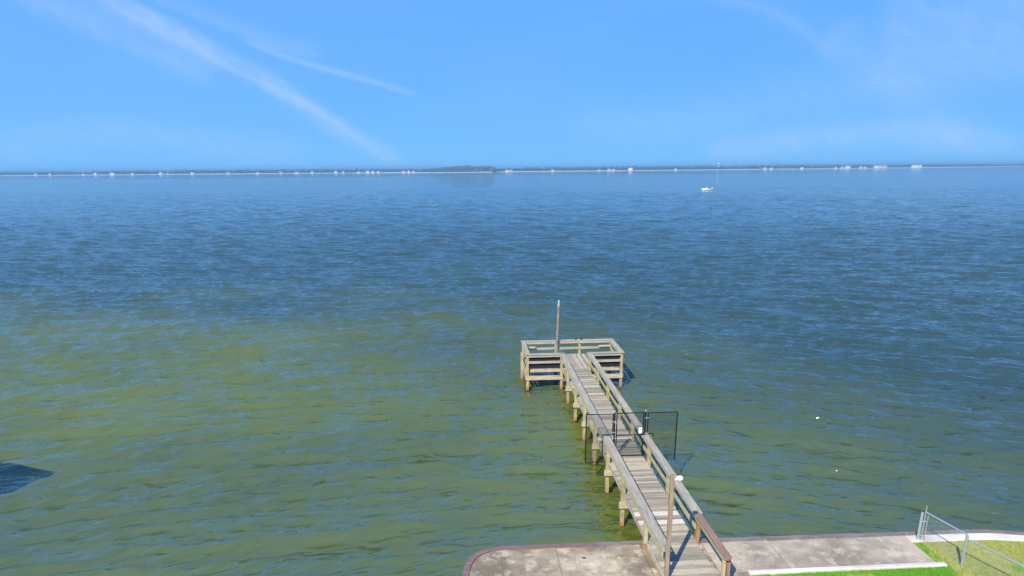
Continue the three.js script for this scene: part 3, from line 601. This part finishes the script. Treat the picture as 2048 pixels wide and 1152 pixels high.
// houses along the far shore
{
  seed = 61;
  const white = new THREE.MeshStandardMaterial({ color: 0xf2f0ea, roughness: 0.8 }), cream = new THREE.MeshStandardMaterial({ color: 0xdcc9a6, roughness: 0.8 }), roofs = [0x8d8a86, 0xb9b3aa, 0x7a6658].map(c => new THREE.MeshStandardMaterial({ color: c, roughness: 0.9 })), glassM = new THREE.MeshStandardMaterial({ color: 0x2c3a44, roughness: 0.2 });
  const house = (x, w, h, wallM, label, group, d = 12) => {
    const t = thing('shore_house', label, 'house', new THREE.Vector3(x, 2, shoreZ(x) - d), rr(-0.25, 0.25), group), dp = 9;
    part(t, 'wall', new THREE.BoxGeometry(w, h + 0.6, dp), wallM, 0, h / 2 - 0.3, 0);
    const sh = new THREE.Shape([[-dp / 2 - 0.5, 0], [dp / 2 + 0.5, 0], [0, 2.4]].map(p => new THREE.Vector2(...p)));
    part(t, 'roof', new THREE.ExtrudeGeometry(sh, { depth: w + 0.8, bevelEnabled: false }).rotateY(Math.PI / 2).translate(-w / 2 - 0.4, 0, 0), roofs[Math.floor(rnd() * 3)], 0, h + 0.005, 0);
    for (let k = 0; k < 3; k++) part(t, 'window', new THREE.BoxGeometry(w * 0.16, 1.4, 0.1), glassM, (k - 1) * w * 0.3, h * 0.55, dp / 2 + 0.06);
  };
  const xsAt = px => (px - 1024) / 1400;                   // bearing of each house as seen from the shore by the pier
  const at = px => { let d = 2800; for (let i = 0; i < 12; i++) d = -shoreZ(xsAt(px) * d * 1.045); return xsAt(px) * d * 1.045; };
  const zone = px => px < 857 ? ['tiny pale house on the far shore left of the wooded headland', 'pale houses left of the headland'] : px < 1400 ? ['tiny pale house on the far shore between headland and motor boat', 'pale houses between headland and boat'] : ['tiny pale house on the far shore right of the motor boat', 'pale houses right of the boat'];
  for (const px of [66, 72, 152, 178, 240, 262, 330, 382, 395, 440, 505, 560, 602, 632, 660, 704, 717, 745, 762, 772, 782, 828, 838, 846, 1018, 1102, 1188, 1206, 1214, 1328, 1492, 1504, 1560, 1622, 1634, 1668, 1676]) house(at(px), rr(6, 12), rr(2.6, 4.4), white, ...zone(px));
  house(at(1024), 16, 4, cream, 'cream house on the far shore just right of the wooded headland');
  house(at(293), 16, 5, white, 'brighter white house on the far shore below the left of the sky streak');
  house(at(1245), 15, 8, white, 'tall bright white house on the far shore left of the boat');
  house(at(1644), 20, 6.5, white, 'wide bright white house at left of the far right shore cluster');
  house(at(1696), 20, 7.5, white, 'white house beside the beige hall on the far right shore');
  house(at(1709), 34, 7.5, cream, 'long beige building in the far right shore cluster');
  house(at(1770), 46, 7.5, white, 'long low white building on the far right shore, set apart');
  const wt = thing('water_tower', 'tiny white water tower rising above the far treeline near the boat', 'water tower', new THREE.Vector3(at(1408) * 1.05, 2, shoreZ(at(1408)) - 160), 0);
  part(wt, 'tank', new THREE.SphereGeometry(4.5, 16, 10).scale(1, 0.75, 1), white, 0, 21, 0); part(wt, 'stem', new THREE.CylinderGeometry(1.1, 1.8, 20, 10), white, 0, 9, 0);
}

// ---------------------------------------------------------------- boathouse assumed from its shadow, unseen left of frame, added to shade the water
{
  const T = new THREE.Vector3(-19.57, 0, -27.7), hgt = 3.4, turn = TURN - 0.386;
  const c = T.clone().addScaledVector(SUN, hgt / SUN.y);   // the roof corner that casts the tip of the shadow
  const b = thing('assumed_boathouse', 'broad tin roof on timber posts, unseen, added to shade a patch of water', 'assumed_boathouse', new THREE.Vector3(c.x, 0, c.z), turn);
  const wx = 7, wz = 5;
  const roof = part(b, 'roof', (() => { const sh = new THREE.Shape([[0, 0], [wz, 0], [wz / 2, 0.35]].map(p => new THREE.Vector2(...p))); return new THREE.ExtrudeGeometry(sh, { depth: wx, bevelEnabled: false }).rotateY(-Math.PI / 2); })(), GALV, 0, hgt, 0);
  for (const [x, z] of [[-0.3, 0.3], [-wx + 0.3, 0.3], [-0.3, wz - 0.3], [-wx + 0.3, wz - 0.3]]) part(b, 'post', pileGeo(hgt, 0.15), PILE, x, 0, z);
  part(b, 'deck', board(wx - 0.2, 0.08, 1.2), DECK[0], -wx / 2, 1.2, wz - 0.65);
}

renderer.render(scene, camera);
